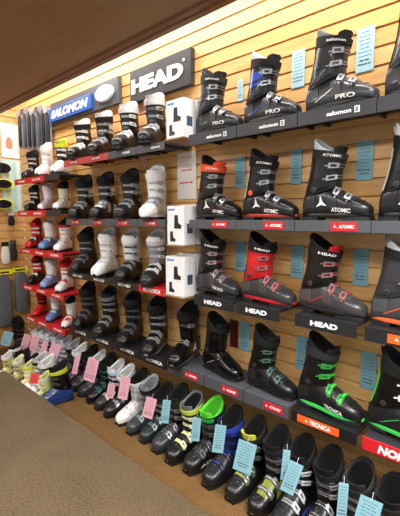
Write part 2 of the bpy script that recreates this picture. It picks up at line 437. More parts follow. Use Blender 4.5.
# lowered brown soffit with a moulded edge
YS = 1.36; ZS = CAMH+.664*YS
def soffit_mat():
    m = bpy.data.materials.new('brown_veneer'); m.use_nodes = True; nt = m.node_tree; b = nt.nodes['Principled BSDF']; N = nt.nodes.new; L = nt.links.new
    tc = N('ShaderNodeTexCoord'); mp = N('ShaderNodeMapping'); mp.inputs['Scale'].default_value = (1.5, 8, 8); L(tc.outputs['Object'], mp.inputs['Vector'])
    n = N('ShaderNodeTexNoise'); n.inputs['Scale'].default_value = 2.5; n.inputs['Detail'].default_value = 6; L(mp.outputs[0], n.inputs['Vector'])
    cr = N('ShaderNodeValToRGB'); cr.color_ramp.elements[0].position = .3; cr.color_ramp.elements[1].position = .75
    cr.color_ramp.elements[0].color = rgb((134, 104, 62)); cr.color_ramp.elements[1].color = rgb((148, 116, 72)); L(n.outputs['Fac'], cr.inputs[0]); L(cr.outputs[0], b.inputs['Base Color'])
    b.inputs['Roughness'].default_value = .6; return m
XS1 = .0
struct(newob('trim_2', box_me(XE, XS1, -.9, YS-.02, ZS+.015, ZS+.12), soffit_mat()))
bm = bmesh.new()
prof = [(YS-.075, ZS+.016), (YS-.070, ZS+.004), (YS-.045, ZS), (YS-.035, ZS-.006), (YS-.004, ZS-.006), (YS, ZS), (YS, ZS+.14), (YS-.03, ZS+.14), (YS-.03, ZS+.016)]
a = [bm.verts.new((XE, y, z)) for y, z in prof]; b = [bm.verts.new((XS1, y, z)) for y, z in prof]
for i in range(len(prof)): bm.faces.new((a[i], a[(i+1) % 9], b[(i+1) % 9], b[i]))
bm.faces.new(a[::-1]); bm.faces.new(b)
struct(newob('trim_1', fin(bm), mat((112, 72, 40), .45, var=.25, scale=14)))
# carpeted try-on platform in the foreground
PH = .30; PY = (CAMH-PH)/1.009; PX = at_x(9, 369.5, -1).x
cn = ray(9, 369.5); kx = (PH-CAMH)/cn.z; PX = cn.x*kx; _e = ray(104, 440); PY = _e.y*(PH-CAMH)/_e.z
pl = thing('platform', 'low carpeted try-on platform in grey brown at the lower left corner', 'platform', (0, 0, 0))
newob('carpet_top', box_me(PX, .9, -1.1, PY, PH-.035, PH, bevel=.004), carpet((66, 56, 42), (108, 92, 70), 'brown_carpet'), pl)
newob('riser', box_me(PX+.03, .87, -1.07, PY-.03, FZ+.0003, PH-.035), mat((96, 62, 38), .6), pl)

# ------------------------------------------------------------------ lamps
def fluoro(x, y, z, lx, ly, e, label, c=(255, 252, 248)):
    t = thing('ceiling_light', label, 'light', (x, y, z))
    bm = bmesh.new(); add_box(bm, -lx/2-.02, lx/2+.02, -ly/2-.02, ly/2+.02, .012, .05); newob('housing', fin(bm, bevel=.003), mat((220, 220, 218), .4), t)
    newob('diffuser', box_me(-lx/2, lx/2, -ly/2, ly/2, .002, .012), mat((240, 238, 232), .5), t)
    l = bpy.data.lights.new('lamp', 'AREA'); l.shape = 'RECTANGLE'; l.size = lx; l.size_y = ly; l.energy = e; l.color = tuple(lin(v) for v in c)
    o = bpy.data.objects.new('lamp', l); COL.objects.link(o); o.parent = t; o.location = (0, 0, -.002)
for i, (x, w_) in enumerate(((-3.4, 1.15), (-2.1, 1.15), (-.8, 1.15), (.5, 1.15))):
    fluoro(x, 1.30, 2.79, w_, .14, 22, ['slim ceiling light above the soffit nearest the left end wall', 'slim ceiling light above the soffit over the blue and white sign', 'slim ceiling light above the soffit over the right-hand bay', 'slim ceiling light furthest right over the wall'][i])
fluoro(.75, .55, 2.79, 1.0, 1.2, 110, 'large square ceiling light behind the camera, to the right of the soffit')
fluoro(.9, -1.35, 2.79, 1.6, .6, 50, 'long ceiling light behind the camera at the back of the shop')
fluoro(-2.4, -1.35, 2.79, 2.2, .6, 70, 'long ceiling light left of the camera beyond the soffit')
for i, x in enumerate((-.45, -1.75, -3.05)):  # unseen soffit panels, added to brighten wall and boots from the front
    fluoro(x, .02, ZS+.0, .9, .25, 19, ['added unseen fill light in the soffit nearest the camera', 'added unseen fill light in the middle of the soffit', 'added unseen fill light in the soffit nearest the left end wall'][i])

# ------------------------------------------------------------------ shelves
def shelf(label, x0, x1, zc, h, m, txt=None, tm=WHITE, plate=None, pw=0, y0=1.5, tw=.1, th=.016, tx=None, shear=0, bold=.02, group=None, emblem=None, y1=YW, board=None):
    t = thing('display_shelf', label, 'shelf', ((x0+x1)/2, y0, zc+h/2), 0, group); w = (x1-x0)/2-.0015
    newob('board', box_me(-w, w, .004, y1-y0-.001, -.012, 0, bevel=.001), board or m, t)
    newob('front_panel', box_me(-w, w, -.004, .004, -h, .001, bevel=.0012), m, t)
    for q in (-w*.75, w*.75): newob('bracket', box_me(q-.004, q+.004, .01, y1-y0-.001, -h*.5, -.012), SHELFD, t)
    tx = tx or 0
    if plate:
        lp = newob('label_plate', box_me(tx-pw/2, tx+pw/2, -.0065, -.004, -h/2-.017, -h/2+.017, bevel=.0006), plate, t)
        par, yy = lp, -.0065
    else: par, yy = t, -.004
    if txt:
        ex = .012 if emblem else 0
        flat_text(txt, tx+(ex if emblem != 'after' else -ex), yy, -h/2, tw, th, tm, par, bold=bold, shear=shear)
    if emblem == 'after':      # white square with a dark S curve
        e = newob('emblem', box_me(tx+tw/2+.0, tx+tw/2+.020, yy-.0015, yy, -h/2-.012, -h/2+.012, bevel=.0004), tm, t)
        flat_text('S', tx+tw/2+.010, yy-.0016, -h/2, .012, .017, m, e, name='emblem_letter')
    elif emblem:
        bm = bmesh.new(); cx = tx-tw/2-.004; r = .0085
        pts = []
        for i in range(3):
            a = rad(90+120*i); pts.append((cx+r*math.cos(a), -h/2+r*math.sin(a))); a += rad(60); pts.append((cx+.25*r*math.cos(a), -h/2+.25*r*math.sin(a)))
        add_poly(bm, pts, lambda a, b, d: (a, yy-.0002-d, b), .0012); newob('emblem', fin(bm), tm, t)
    return zc+h/2
Z1, Z2, Z3, Z4 = 1.684, 1.242, .8315, .388
JX = [-1.478, -1.158, -.838, -.518, -.198]
ordn = ['first', 'second', 'third', 'fourth']
for i in range(4):
    shelf('%s dark grey shelf from the left under the top row, right bay' % ordn[i], JX[i], JX[i+1], Z1, .055, SHELFD if i else SHELFD, 'salomon', tx=.03, tw=.098, th=.0165, bold=.03, emblem='after')
for i in range(4):
    shelf('%s blue-grey shelf with red label, second row of the right bay' % ordn[i], JX[i], JX[i+1], Z2, .045, SHELFG, 'ATOMIC', plate=RED, pw=.105, tw=.062, th=.013, tx=.055, emblem='star', bold=.03, shear=.15)
X3 = [(-1.44, -1.168), (-1.155, -.905), (-.827, -.555), (-.525, -.255)]
for i, (a, b) in enumerate(X3):
    if i < 3: shelf('%s black stand from the left with big white lettering, third row' % ordn[i], a, b, Z3, .055, mat((30, 31, 34), .35), 'HEAD', tw=.12, th=.022, bold=.045)
    else: shelf('black stand with orange label at the right edge, third row', a, b, Z3, .055, mat((30, 31, 34), .35), 'TECNICA', plate=ORANGE, pw=.16, tw=.09, th=.016, emblem='star', tx=.03)
shelf('dark grey shelf under the smallest black boot, bottom row right of centre', -1.667, -1.368, Z4, .06, SHELFG, 'ATOMIC', plate=RED, pw=.105, tw=.062, th=.013, tx=.055, emblem='star', bold=.03, shear=.15)
shelf('dark grey shelf under the glossy black boot, bottom row', -1.362, -1.103, Z4, .06, SHELFG, 'ATOMIC', plate=RED, pw=.105, tw=.062, th=.013, tx=.045, emblem='star', bold=.03, shear=.15)
shelf('dark grey shelf left of the orange-labelled stand, bottom row', -1.098, -.845, Z4, .06, SHELFG, 'ATOMIC', plate=RED, pw=.105, tw=.062, th=.013, tx=.045, emblem='star', bold=.03, shear=.15)
shelf('black stand with orange label under the green-soled boot, bottom row', -.832, -.535, Z4, .05, mat((26, 26, 28), .35), 'TECNICA', plate=ORANGE, pw=.19, tw=.095, th=.018, tx=-.02, emblem='star', bold=.03)
shelf('red-labelled stand at the right edge, bottom row', -.515, -.215, Z4, .05, RED, 'NORDICA', tw=.2, th=.034, bold=.05, shear=.2, tx=.01, board=SHELFD)
# left bay
XL = [-2.675, -2.379, -2.083, -1.771]
JL = [-2.83, -2.53, -2.23, -1.93, -1.67]
pos4 = ['leftmost', 'second from left', 'third from left', 'rightmost']
for i in range(4):
    if i < 2: shelf('%s red-fronted shelf in the top row of the middle bay' % ('left' if i == 0 else 'right'), JL[i], JL[i+1], Z1, .045, mat((176, 70, 70), .4), 'ATOMIC', tw=.1, th=.014)
    else: shelf('%s dark grey shelf with white word, top row of middle bay' % ('left' if i == 2 else 'right'), JL[i], JL[i+1], Z1, .045, SHELFG, 'HEAD' if i == 2 else 'salomon', tw=.08, th=.014, tx=.05)
    shelf('%s grey shelf with red label, second row of middle bay' % pos4[i], JL[i], JL[i+1], Z2, .045, SHELFG, 'ATOMIC', plate=RED, pw=.11, tw=.066, th=.013, emblem='star', bold=.03, shear=.15)
    if i < 3: shelf('%s black shelf with white lettering, third row of middle bay' % pos4[i], JL[i], JL[i+1], Z3, .045, mat((30, 31, 34), .35), 'HEAD', tw=.13, th=.02, bold=.04)
    else: shelf('red shelf with white lettering, third row of middle bay', JL[i], JL[i+1], Z3, .045, RED, 'NORDICA', tw=.16, th=.024, bold=.04, shear=.2)
    shelf('%s black shelf with small white word, bottom row of middle bay' % pos4[i], JL[i], JL[i+1], Z4, .055, mat((30, 31, 34), .35), 'TECNICA', tw=.16, th=.022, bold=.035, emblem='star')
# far left junior bay
ZK = [1.60, 1.31, .965, .625, .33]
XK = [-3.56, -3.28, -3.0]; JK = [-3.77, -3.47, -3.17, -2.91]; JS = [-3.78, -3.74, -3.71, -3.71, -3.64]
rown = ['top', 'second', 'third', 'fourth', 'bottom']
for r in range(5):
    for i in range(3):
        dark = (i == 2 and r < 2)
        shelf('%s narrow shelf, %s row of the junior bay at far left' % (('black' if dark else 'red')+(', '+['left', 'middle', 'right'][i]), rown[r]), JK[i] if i else JS[r], JK[i+1], ZK[r], .05, SHELFD if dark else RED, None if dark else 'ATOMIC', tw=.15, th=.018, bold=.03, y0=1.5)

# ------------------------------------------------------------------ boots on the right bay
BX = [-1.352, -1.03, -.70, -.376]
YB = 1.59
T1, T2, T3, T4 = Z1+.029, Z2+.024, Z3+.029, Z4+.031
def rb(label, x, z, **k):
    k.setdefault('s', -1); k.setdefault('scale', .965)
    return ski_boot(label, (x, k.pop('y', YB), z), rad(k.pop('rot', -4)), **k)
rb('dark grey boot with grey strap, leftmost on the top row, right bay', BX[0], T1, scale=.98, shell=(52, 54, 58), cuff=DK, panel=GR, liner=GR, strap=(70, 72, 76), strapword='salomon', buck=K, lever=SIL, word='PRO', flap=(70, 72, 76))
rb('black boot with royal blue panel and white speckled liner on the top row', BX[1], T1, shell=(46, 48, 54), cuff=K, panel=BLU, liner=(170, 170, 176), tongue=(60, 60, 70), buck=(32, 40, 90), lever=SIL, stripe=BLU, word='PRO', flap=(60, 62, 68), loop=K)
rb('dark grey boot with black lettered strap, third on the top row', BX[2], T1, shell=(58, 60, 64), cuff=(44, 45, 49), panel=DK, strap=K, strapword='salomon', liner=(90, 96, 100), tongue=K, buck=MG, lever=(150, 150, 155), stripe=W, word='PRO', flap=(70, 72, 76))
rb('grey boot with orange stripe and black strap, top right corner', BX[3], T1+.001, shell=(54, 56, 60), cuff=(48, 49, 53), strap=K, strapword='S', liner=GR, tongue=(180, 90, 60), buck=MG, stripe=(226, 100, 60), word='MAX', loop=(190, 110, 90), hs=1.06)
rb('black boot with red-orange collar and strap on second row', BX[0], T2, scale=.97, shell=K, cuff=DK, liner=K, tongue=ORG, strap=ORG, spine=K, buck=MG, lever=SIL, word='ATOMIC', star=True, strapword='ATOMIC', flap=DK, loop=ORG)
rb('black boot with white rear panel and orange heel ring, second row', BX[1], T2, shell=K, cuff=K, spine=W, liner=DK, strap=(20, 20, 22), strapword='ATOMIC', buck=MG, lever=SIL, word='ATOMIC', star=True, pivot=ORG, welt=(150, 40, 30), flap=DK, loop=K)
rb('black boot with pale grey liner and white star on second row', BX[2], T2, shell=(34, 35, 38), cuff=(34, 35, 38), liner=(178, 184, 188), tongue=K, strap=(60, 62, 66), strapword='ATOMIC', buck=K, lever=SIL, word='ATOMIC', star=True, flap=(48, 50, 54), loop=K)
rb('black boot with silver cuff rear at right edge, second row', BX[3], T2, shell=(34, 35, 38), cuff=DK, spine=(186, 190, 194), liner=(190, 190, 194), buck=MG, star=True, word='ATOMIC', hs=1.04)
rb('charcoal boot with red buckle details, leftmost on third row right bay', BX[0], T3, scale=.97, shell=(58, 58, 62), cuff=K, liner=DK, strap=K, strapword='HEAD', buck=(140, 28, 34), lever=SIL, word='HEAD', flap=(74, 74, 78))
rb('charcoal boot with bright red cuff, second on third row', BX[1], T3, shell=(62, 61, 64), cuff=(186, 24, 32), panel=(206, 30, 36), spine=K, liner=K, strap=K, strapword='HEAD', buck=(150, 28, 34), lever=(150, 96, 98), welt=(170, 26, 34), flap=(80, 78, 80), loop=K)
rb('charcoal boot with red accents and red liner patch, third row', BX[2]-.005, T3, shell=(66, 64, 66), cuff=K, liner=K, tongue=(180, 24, 34), strap=(30, 28, 30), strapword='HEAD', buck=(176, 30, 38), lever=(120, 96, 96), welt=DK, stripe=(190, 30, 36), flap=(84, 80, 82))
rb('grey boot with orange buckles and orange sole, right edge', BX[3]-.012, T3, shell=(74, 76, 80), cuff=(62, 64, 68), liner=(160, 162, 166), tongue=DK, buck=ORG, lever=(206, 120, 84), welt=(222, 92, 44), flap=(84, 86, 90), stripe=ORG, hs=1.02)
ski_boot('small glossy black touring boot facing outward, bottom row centre', (-1.60, 1.585, T4), rad(-75), 1, 'touring', shell=(20, 20, 22), buck=K, lever=SIL, welt=(90, 90, 92), scale=.97, star=True, gloss=.2)
rb('glossy black touring boot with grey toe stripes, bottom row', -1.318, T4, kind='touring', shell=(20, 20, 22), cuff=(24, 24, 26), buck=K, lever=K, stripe=(150, 152, 156), gloss=.18, liner=(30, 30, 32), rot=-9, scale=.92)
rb('black boot with dark green details left of the orange label', -1.000, T4, shell=(36, 38, 42), cuff=K, liner=(24, 28, 26), panel=(20, 34, 30), buck=DK, lever=(70, 96, 88), flap=(50, 52, 56), rot=-5, scale=.9)
rb('black boot with bright green buckles and green sole, bottom row', -.70, T4-.003, shell=(44, 43, 46), cuff=(40, 39, 42), liner=K, tongue=(46, 46, 50), spine=K, buck=GRN, lever=(54, 140, 62), welt=(56, 190, 84), word='TECNICA', strap=(70, 70, 76), flap=(52, 50, 54), loop=W)
rb('black boot with white buckles and green liner at right edge', BX[3]-.005, T4+.004, shell=(46, 48, 52), cuff=K, liner=(30, 30, 32), spine=(80, 200, 70), buck=(200, 204, 208), lever=(226, 226, 230), welt=(60, 180, 74), stripe=(60, 150, 90), word='NORDICA')

# ------------------------------------------------------------------ boots of the middle bay, toes outward
def lb(label, x, z, **k):
    k.setdefault('s', 1); k.setdefault('scale', .97)
    return ski_boot(label, (x, k.pop('y', 1.583), z), rad(k.pop('rot', -63)), **k)
MX = [x+d for x, d in zip(XL, (-.05, -.05, -.055, -.10))]
L1, L2, L3, L4 = Z1+.024, Z2+.024, Z3+.024, Z4+.0285
lb('dark boot with white buckles, leftmost on middle bay top row', MX[0], L1, shell=K, cuff=DK, liner=W, buck=W, lever=W, strap=K, scale=.93)
lb('black boot with white fleece collar, second on middle bay top row', MX[1], L1, shell=K, cuff=K, liner=W, panel=(200, 200, 200), buck=SIL, spine=W, scale=.95)
lb('black boot with tall white rear cuff, third on middle bay top row', MX[2], L1, shell=DK, cuff=K, spine=W, liner=(236, 236, 236), tongue=W, buck=SIL, lever=W, strap=W)
lb('dark boot with white collar, rightmost on middle bay top row', MX[3], L1, shell=(40, 42, 46), cuff=(40, 41, 46), liner=W, tongue=(200, 200, 205), strap=(210, 210, 212), buck=MG, lever=SIL)
lb('black boot with white side panel, leftmost on middle bay second row', MX[0], L2, shell=K, cuff=K, panel=W, liner=K, buck=SIL, spine=W)
lb('black boot with broad white side, second on middle bay second row', MX[1], L2, shell=K, cuff=K, panel=W, spine=W, liner=K, buck=SIL, flap=(220, 220, 220))
lb('black boot with pale blue side, third on middle bay second row', MX[2], L2, shell=DK, cuff=K, panel=LBL, spine=LBL, liner=K, buck=SIL, pivot=LBL)
lb('all white boot with black sole on middle bay second row', MX[3], L2, shell=W, cuff=W, liner=(226, 224, 222), strap=W, buck=(205, 205, 208), lever=SIL, sole=K, welt=W, flap=W, pivot=(200, 200, 200))
lb('all black boot, leftmost on middle bay third row', MX[0], L3, shell=K, cuff=DK, liner=K, buck=SIL, lever=MG)
lb('all white boot, second on middle bay third row', MX[1], L3, shell=W, cuff=W, liner=W, strap=W, buck=SIL, lever=W, sole=K)
lb('black boot with white cuff, third on middle bay third row', MX[2], L3, shell=K, cuff=(200, 200, 202), liner=W, strap=W, buck=K, lever=SIL)
lb('black boot with silver grey cuff above the red shelf', MX[3], L3, shell=(40, 41, 44), cuff=(120, 122, 126), liner=W, strap=(190, 190, 192), buck=SIL, lever=W, panel=DK)
for i in range(4):
    lb(['black boot with grey buckles, leftmost on middle bay bottom row', 'black boot with dim silver strap, second on middle bay bottom row', 'black boot with grey liner, third on middle bay bottom row', 'black boot with bright silver buckles, right end of middle bay bottom row'][i],
       MX[i], L4, shell=[K, DK, (30, 30, 33), K][i], cuff=K, liner=[K, GR, GR, DK][i], strap=[K, MG, K, K][i], buck=[MG, SIL, MG, SIL][i], lever=SIL if i in (1, 3) else MG, welt=[K, DK, K, MG][i])
# junior bay
def kb(label, r, i, **k):
    k.setdefault('kind', 'junior'); sc = [.80, .70, .78, .78, .68][r]
    return ski_boot(label, (XK[i]-(.08 if r < 4 else .02), 1.60, ZK[r]+.0265), rad(-56), 1, scale=sc, **k)
kb('black boot with white buckles, left on junior bay top row', 0, 0, shell=K, buck=W, lever=SIL, liner=K)
kb('white boot, middle of junior bay top row', 0, 1, shell=W, liner=W, strap=W, buck=(210, 210, 212), hs=1.1)
kb('white and yellow boot with black cuff, right on junior bay top row', 0, 2, shell=W, cuff=DK, panel=YEL, liner=(180, 190, 60), strap=YEL, buck=W, hs=1.1)
kb('black and white boot, left on junior bay second row', 1, 0, shell=DK, cuff=K, buck=W, liner=K, strap=GR)
kb('lilac white boot, middle of junior bay second row', 1, 1, shell=(222, 212, 224), liner=W, strap=(214, 196, 216), buck=W)
kb('white boot with yellow buckle, right on junior bay second row', 1, 2, shell=W, cuff=(210, 208, 190), liner=K, strap=K, buck=YEL, lever=W)
kb('red boot with black cuff, left on junior bay third row', 2, 0, shell=KRED, cuff=KRED, panel=K, liner=KRED, strap=KRED, flap=K, buck=W)
kb('white boot with blue shell, middle of junior bay third row', 2, 1, shell=(96, 134, 188), cuff=W, liner=W, strap=W, buck=W)
kb('white boot with red buckles, right on junior bay third row', 2, 2, shell=W, cuff=W, liner=(40, 30, 34), strap=KRED, buck=KRED, lever=W)
kb('red and black boot, left on junior bay fourth row', 3, 0, shell=DK, cuff=KRED, liner=KRED, strap=K, buck=W)
kb('white boot with pale blue toe, middle of junior bay fourth row', 3, 1, shell=(128, 158, 202), cuff=W, liner=(214, 220, 226), strap=W, buck=W)
kb('white boot with red strap and red cuff edge, right on junior bay fourth row', 3, 2, shell=W, cuff=W, liner=KRED, strap=KRED, buck=KRED, spine=KRED)
kb('bright red boot with black liner, left on junior bay bottom row', 4, 0, shell=(206, 36, 38), cuff=K, liner=K, strap=(206, 36, 38), buck=(206, 36, 38))
kb('white boot with blue toe, middle of junior bay bottom row', 4, 1, shell=(96, 134, 188), cuff=W, liner=W, strap=W, buck=W)
kb('white boot with red toe mark and black collar, junior bay bottom row', 4, 2, shell=W, cuff=W, liner=K, strap=W, flap=(216, 60, 48), buck=W)

# ------------------------------------------------------------------ boots along the floor
FL = [
 ('black boot with dark liner in the bottom right corner of the photo', dict(shell=DK, liner=K, strap=(50, 52, 56))),
 ('dark grey boot with grey collar, second floor boot from the right', dict(shell=(50, 52, 56), cuff=(44, 46, 50), liner=(74, 76, 80), strap=(58, 60, 64), buck=MG, lever=SIL)),
 ('black boot with white strap lines, third floor boot from the right', dict(shell=K, cuff=K, liner=K, strap=(36, 36, 40), buck=DK, lever=SIL, panel=SIL)),
 ('black boot with blue sole edge, fourth floor boot from the right', dict(shell=(40, 44, 54), cuff=K, liner=K, buck=MG, lever=(180, 184, 190), welt=(50, 80, 170), tongue=DK)),
 ('black boot with silver bands, fifth floor boot from the right', dict(shell=(34, 35, 38), cuff=K, liner=DK, buck=SIL, lever=MG, flap=(120, 130, 50), strap=DK)),
 ('black boot with yellow patterned tongue and yellow strap end, on the floor', dict(shell=(46, 48, 50), cuff=K, liner=(50, 50, 52), tongue=YEL, strap=K, buck=(170, 190, 60), lever=MG)),
 ('black boot with royal blue cuff and blue strap, on the floor', dict(shell=(44, 46, 52), cuff=(30, 50, 130), liner=K, strap=BLU, buck=(40, 60, 150), lever=K, spine=K)),
 ('black boot with bright green liner and green lettering, on the floor', dict(shell=(46, 47, 50), cuff=(22, 40, 36), liner=(96, 224, 50), tongue=(96, 224, 50), strap=K, buck=DK, lever=MG, cuffword='ROSSIGNOL', cwcol=(60, 210, 110), word='ALL', wcol=(220, 224, 220))),
 ('grey lined boot with pale yellow buckles, on the floor', dict(shell=(36, 37, 40), cuff=DK, liner=(104, 106, 112), strap=(186, 200, 80), buck=(206, 214, 120), lever=(224, 228, 190))),
 ('dark grey boot with wide black collar beside the yellow-buckled boot', dict(shell=(62, 64, 70), cuff=K, liner=(40, 40, 44), strap=(60, 60, 64), buck=K, lever=SIL)),
 ('black boot with teal shell left of the blue tag, on the floor', dict(shell=(40, 58, 62), cuff=K, liner=K, buck=TEAL, lever=SIL)),
 ('grey boot with silver tongue behind a pink tag, on the floor', dict(shell=(72, 76, 80), cuff=GR, liner=(150, 152, 156), strap=DK, buck=(70, 130, 130), lever=SIL)),
 ('white boot with black tongue in the middle of the floor row', dict(shell=(228, 226, 224), cuff=(190, 190, 192), liner=K, strap=(220, 220, 220), buck=(190, 190, 190), lever=W)),
 ('black boot with white fleece collar right of the white boot pair, on the floor', dict(shell=(50, 50, 54), cuff=K, liner=(226, 226, 224), strap=(220, 218, 216), buck=SIL)),
 ('dark boot with white collar and pale blue strap, on the floor', dict(shell=(58, 58, 62), cuff=DK, liner=(232, 232, 230), tongue=(232, 232, 230), strap=(176, 198, 222), buck=SIL, lever=W)),
 ('black boot with teal buckle, under a pink tag on the floor', dict(shell=K, cuff=K, liner=DK, buck=TEAL, strap=DK)),
 ('dark grey boot with tall white collar, on the floor', dict(shell=(66, 64, 70), cuff=K, liner=(234, 232, 228), tongue=(230, 228, 224), strap=W, buck=K, lever=MG)),
 ('charcoal boot with black collar, between two white collars on the floor', dict(shell=(54, 52, 58), cuff=K, liner=K, strap=DK, buck=MG)),
 ('purple-toed boot with white collar on the floor', dict(shell=PUR, cuff=K, liner=(236, 236, 234), tongue=W, strap=W, buck=K, lever=MG)),
 ('purple-black boot with grey fleece collar on the floor', dict(shell=(58, 22, 50), cuff=(60, 58, 64), liner=(180, 180, 184), strap=K, buck=MG)),
 ('grey boot with lilac white strap on the floor', dict(shell=(92, 90, 98), cuff=MG, liner=(214, 210, 220), strap=(200, 196, 214), buck=W)),
 ('silver grey boot with navy logo strap, on the floor further left', dict(shell=(180, 182, 190), cuff=(196, 198, 206), liner=(218, 216, 224), strap=(70, 60, 140), buck=SIL)),
 ('white boot with black cuff on the floor below the junior bay', dict(shell=W, cuff=K, liner=W, strap=(190, 192, 198), buck=SIL)),
 ('pale grey boot with white strap on the floor below the junior bay', dict(shell=(196, 196, 200), cuff=(150, 150, 158), liner=W, strap=W, buck=W)),
 ('white boot with grey buckles on the floor below the junior bay', dict(shell=W, cuff=(226, 226, 228), liner=(206, 206, 210), strap=W, buck=MG)),
]
FXS = []
for i, (lab, st) in enumerate(FL):
    x = [-.43, -.56, -.69, -.818, -.946, -1.08, -1.225, -1.365, -1.505, -1.635][i] if i < 10 else -1.635-.131*(i-9)
    random.seed(i*3+1)
    sc = (.97 if i < 10 else .9)*random.uniform(.98, 1.01); y = YW-.165-random.uniform(0, .015)-.06*max(0, min(1, (16-i)/6)); x += .03*max(0, min(1, (16-i)/6))
    FXS.append((x, y))
    ski_boot(lab, (x, y, FZ+.0008), rad(-93+random.uniform(-2.5, 2.5)), 1, scale=sc, hs=1.0, **st)
# second row in front, lower left
FR = [
 ('blue boot with black cuff and yellow strap, front floor row', (-2.60, 1.24), -100, .86, dict(shell=(36, 62, 128), cuff=K, liner=K, strap=YEL, buck=DK, lever=MG, welt=(36, 62, 128))),
 ('white boot with black collar in the front floor row', (-2.795, 1.25), -94, .84, dict(shell=W, cuff=K, liner=W, strap=W, buck=SIL)),
 ('white boot with grey tongue in the front floor row', (-2.905, 1.25), -91, .82, dict(shell=(230, 230, 228), cuff=W, liner=(190, 190, 192), strap=K, buck=SIL)),
 ('yellow green junior boot nearest the red price card', (-2.698, 1.19), -90, .60, dict(kind='junior', shell=(212, 216, 110), cuff=(214, 218, 120), liner=(220, 224, 150), strap=W, buck=W)),
 ('yellow green junior boot second from the red price card', (-2.99, 1.20), -88, .62, dict(kind='junior', shell=(208, 212, 110), cuff=(220, 222, 130), liner=(226, 226, 160), strap=YEL, buck=W)),
 ('pale yellow junior boot in the middle of the front cluster', (-3.165, 1.19), -88, .62, dict(kind='junior', shell=(216, 216, 140), cuff=(220, 220, 150), liner=(236, 232, 190), strap=W, buck=SIL)),
 ('cream yellow junior boot at the left edge of the front cluster', (-3.34, 1.17), -88, .62, dict(kind='junior', shell=(224, 220, 160), cuff=(216, 214, 120), liner=W, strap=W, buck=SIL)),
 ('maroon junior boot behind the yellow boots', (-3.077, 1.27), -90, .66, dict(kind='junior', shell=(92, 22, 44), cuff=(72, 20, 38), liner=K, strap=K, buck=MG)),
 ('dark maroon junior boot left of the other maroon boot', (-3.253, 1.27), -90, .66, dict(kind='junior', shell=(80, 26, 44), cuff=K, liner=K, strap=PUR, buck=SIL)),
 ('black junior boot behind the cream boot', (-3.435, 1.27), -90, .70, dict(kind='junior', shell=K, cuff=K, liner=DK, strap=W, buck=SIL)),
 ('black junior boot with white buckles by the left end wall', (-3.92, 1.27), -30, .85, dict(kind='junior', shell=K, cuff=K, liner=(200, 200, 206), strap=K, buck=W)),
 ('tall black boot beside the blue tag at the left edge', (-3.92, 1.52), -15, .95, dict(shell=K, cuff=K, liner=K, strap=DK, buck=MG)),
]
for lab, (x, y), r, sc, st in FR: ski_boot(lab, (x, y, FZ+.0008), rad(r), 1, scale=sc, **st)

# ------------------------------------------------------------------ tags and cards
BT = mat((118, 162, 174), .55, var=.04); PT = mat((206, 150, 164), .55, var=.04); PB = mat((150, 184, 192), .55, var=.04)
def tag_card(label, P, w, h, m, rx=0, ry=0, rz=0, name='price_tag', lines=9, ink=INK, group=None):
    t = newob(name, box_me(-w/2, w/2, -.0008, .0008, -h, 0), m); tag(t, label, 'price tag' if name == 'price_tag' else 'poster', group)
    t.location = P; t.rotation_euler = (rx, ry, rz)
    bm = bmesh.new(); random.seed(int(abs(P[0])*1000)+7)
    for k in range(lines):
        z = -h*(.10+.80*k/lines); ww = w*random.uniform(.5, .82)/2; th = h*(.012 if k < lines-2 else .03)
        n = random.randint(2, 4); x = -ww
        for j in range(n):
            L = 2*ww/n; add_box(bm, x, x+L*.8, -.0014, -.0008, z-th, z); x += L
    newob('print', fin(bm), ink, t)
    bm = bmesh.new(); add_tube(bm, [(0, -.001, -.004), (0, .001, .012), (0, .006, .022)], .0007, 5); newob('string', fin(bm), WHITE, t)
    return t
def wall_tag(px0, py0, px1, py1, label, m=BT, **k):
    A = at_y((px0+px1)/2, py0, YW-.006); B = at_y((px0+px1)/2, py1, YW-.006); L = at_y(px0, py0, YW-.006); R = at_y(px1, py0, YW-.006)
    return tag_card(label, (A.x, YW-.004, A.z), abs(R.x-L.x), A.z-B.z, m, **k)
wall_tag(237, 80, 243, 101, 'narrow pale tag behind the blue-panelled boot, top row', PB)
wall_tag(292, 50, 305, 87, 'pale blue price tag between the blue and grey boots, top row', PB)
wall_tag(357, 27, 375, 71, 'pale blue price tag on slats at top right, beside the orange-striped boot', PB)
wall_tag(235, 157, 245, 188, 'blue price tag right of the red-orange collared boot')
wall_tag(291, 149, 302, 184, 'blue price tag left of the boot with pale grey liner')
wall_tag(357, 141, 374, 180, 'blue price tag right of the boot with pale grey liner')
wall_tag(235, 241, 245, 271, 'blue price tag left of the red-cuffed boot')
wall_tag(291, 246, 304, 278, 'blue price tag between the red-cuffed boot and red-striped boot')
wall_tag(354, 249, 369, 286, 'blue price tag left of the orange-soled boot')
wall_tag(240, 322, 250, 351, 'blue price tag right of the glossy touring boot')
wall_tag(296, 337, 308, 370, 'blue price tag left of the green-buckled boot')
wall_tag(361, 352, 377, 390, 'blue price tag right of the green-buckled boot')
wall_tag(175, 307, 182, 320, 'small pink price tag above the small touring boot', PT)
wall_tag(177, 152, 196, 199, 'pale poster with a red heading and small boot pictures on the slats', mat((206, 200, 192), .5), name='poster', lines=3, ink=RED)
wall_tag(230, 320, 238, 347, 'dark maroon card behind the glossy touring boot', mat((84, 22, 34), .5), lines=2, ink=mat((110, 40, 50), .5))
wall_tag(142, 152, 147, 166, 'tiny pink tag above the all white boot, second row', PT)
wall_tag(143, 100, 148, 112, 'tiny pink tag beside the white-collared boot, top row', PT)
wall_tag(114, 228, 119, 238, 'tiny pink tag above the white-cuffed black boot', PT)
def floor_tag(px, py, y, w, h, m, label, rx=-.25, ry=0, rz=0):
    P = at_y(px, py, y-(.03 if px < 120 or px > 340 else .04)); tag_card(label, tuple(P), w, h, m, rx=rx, ry=ry, rz=rz)
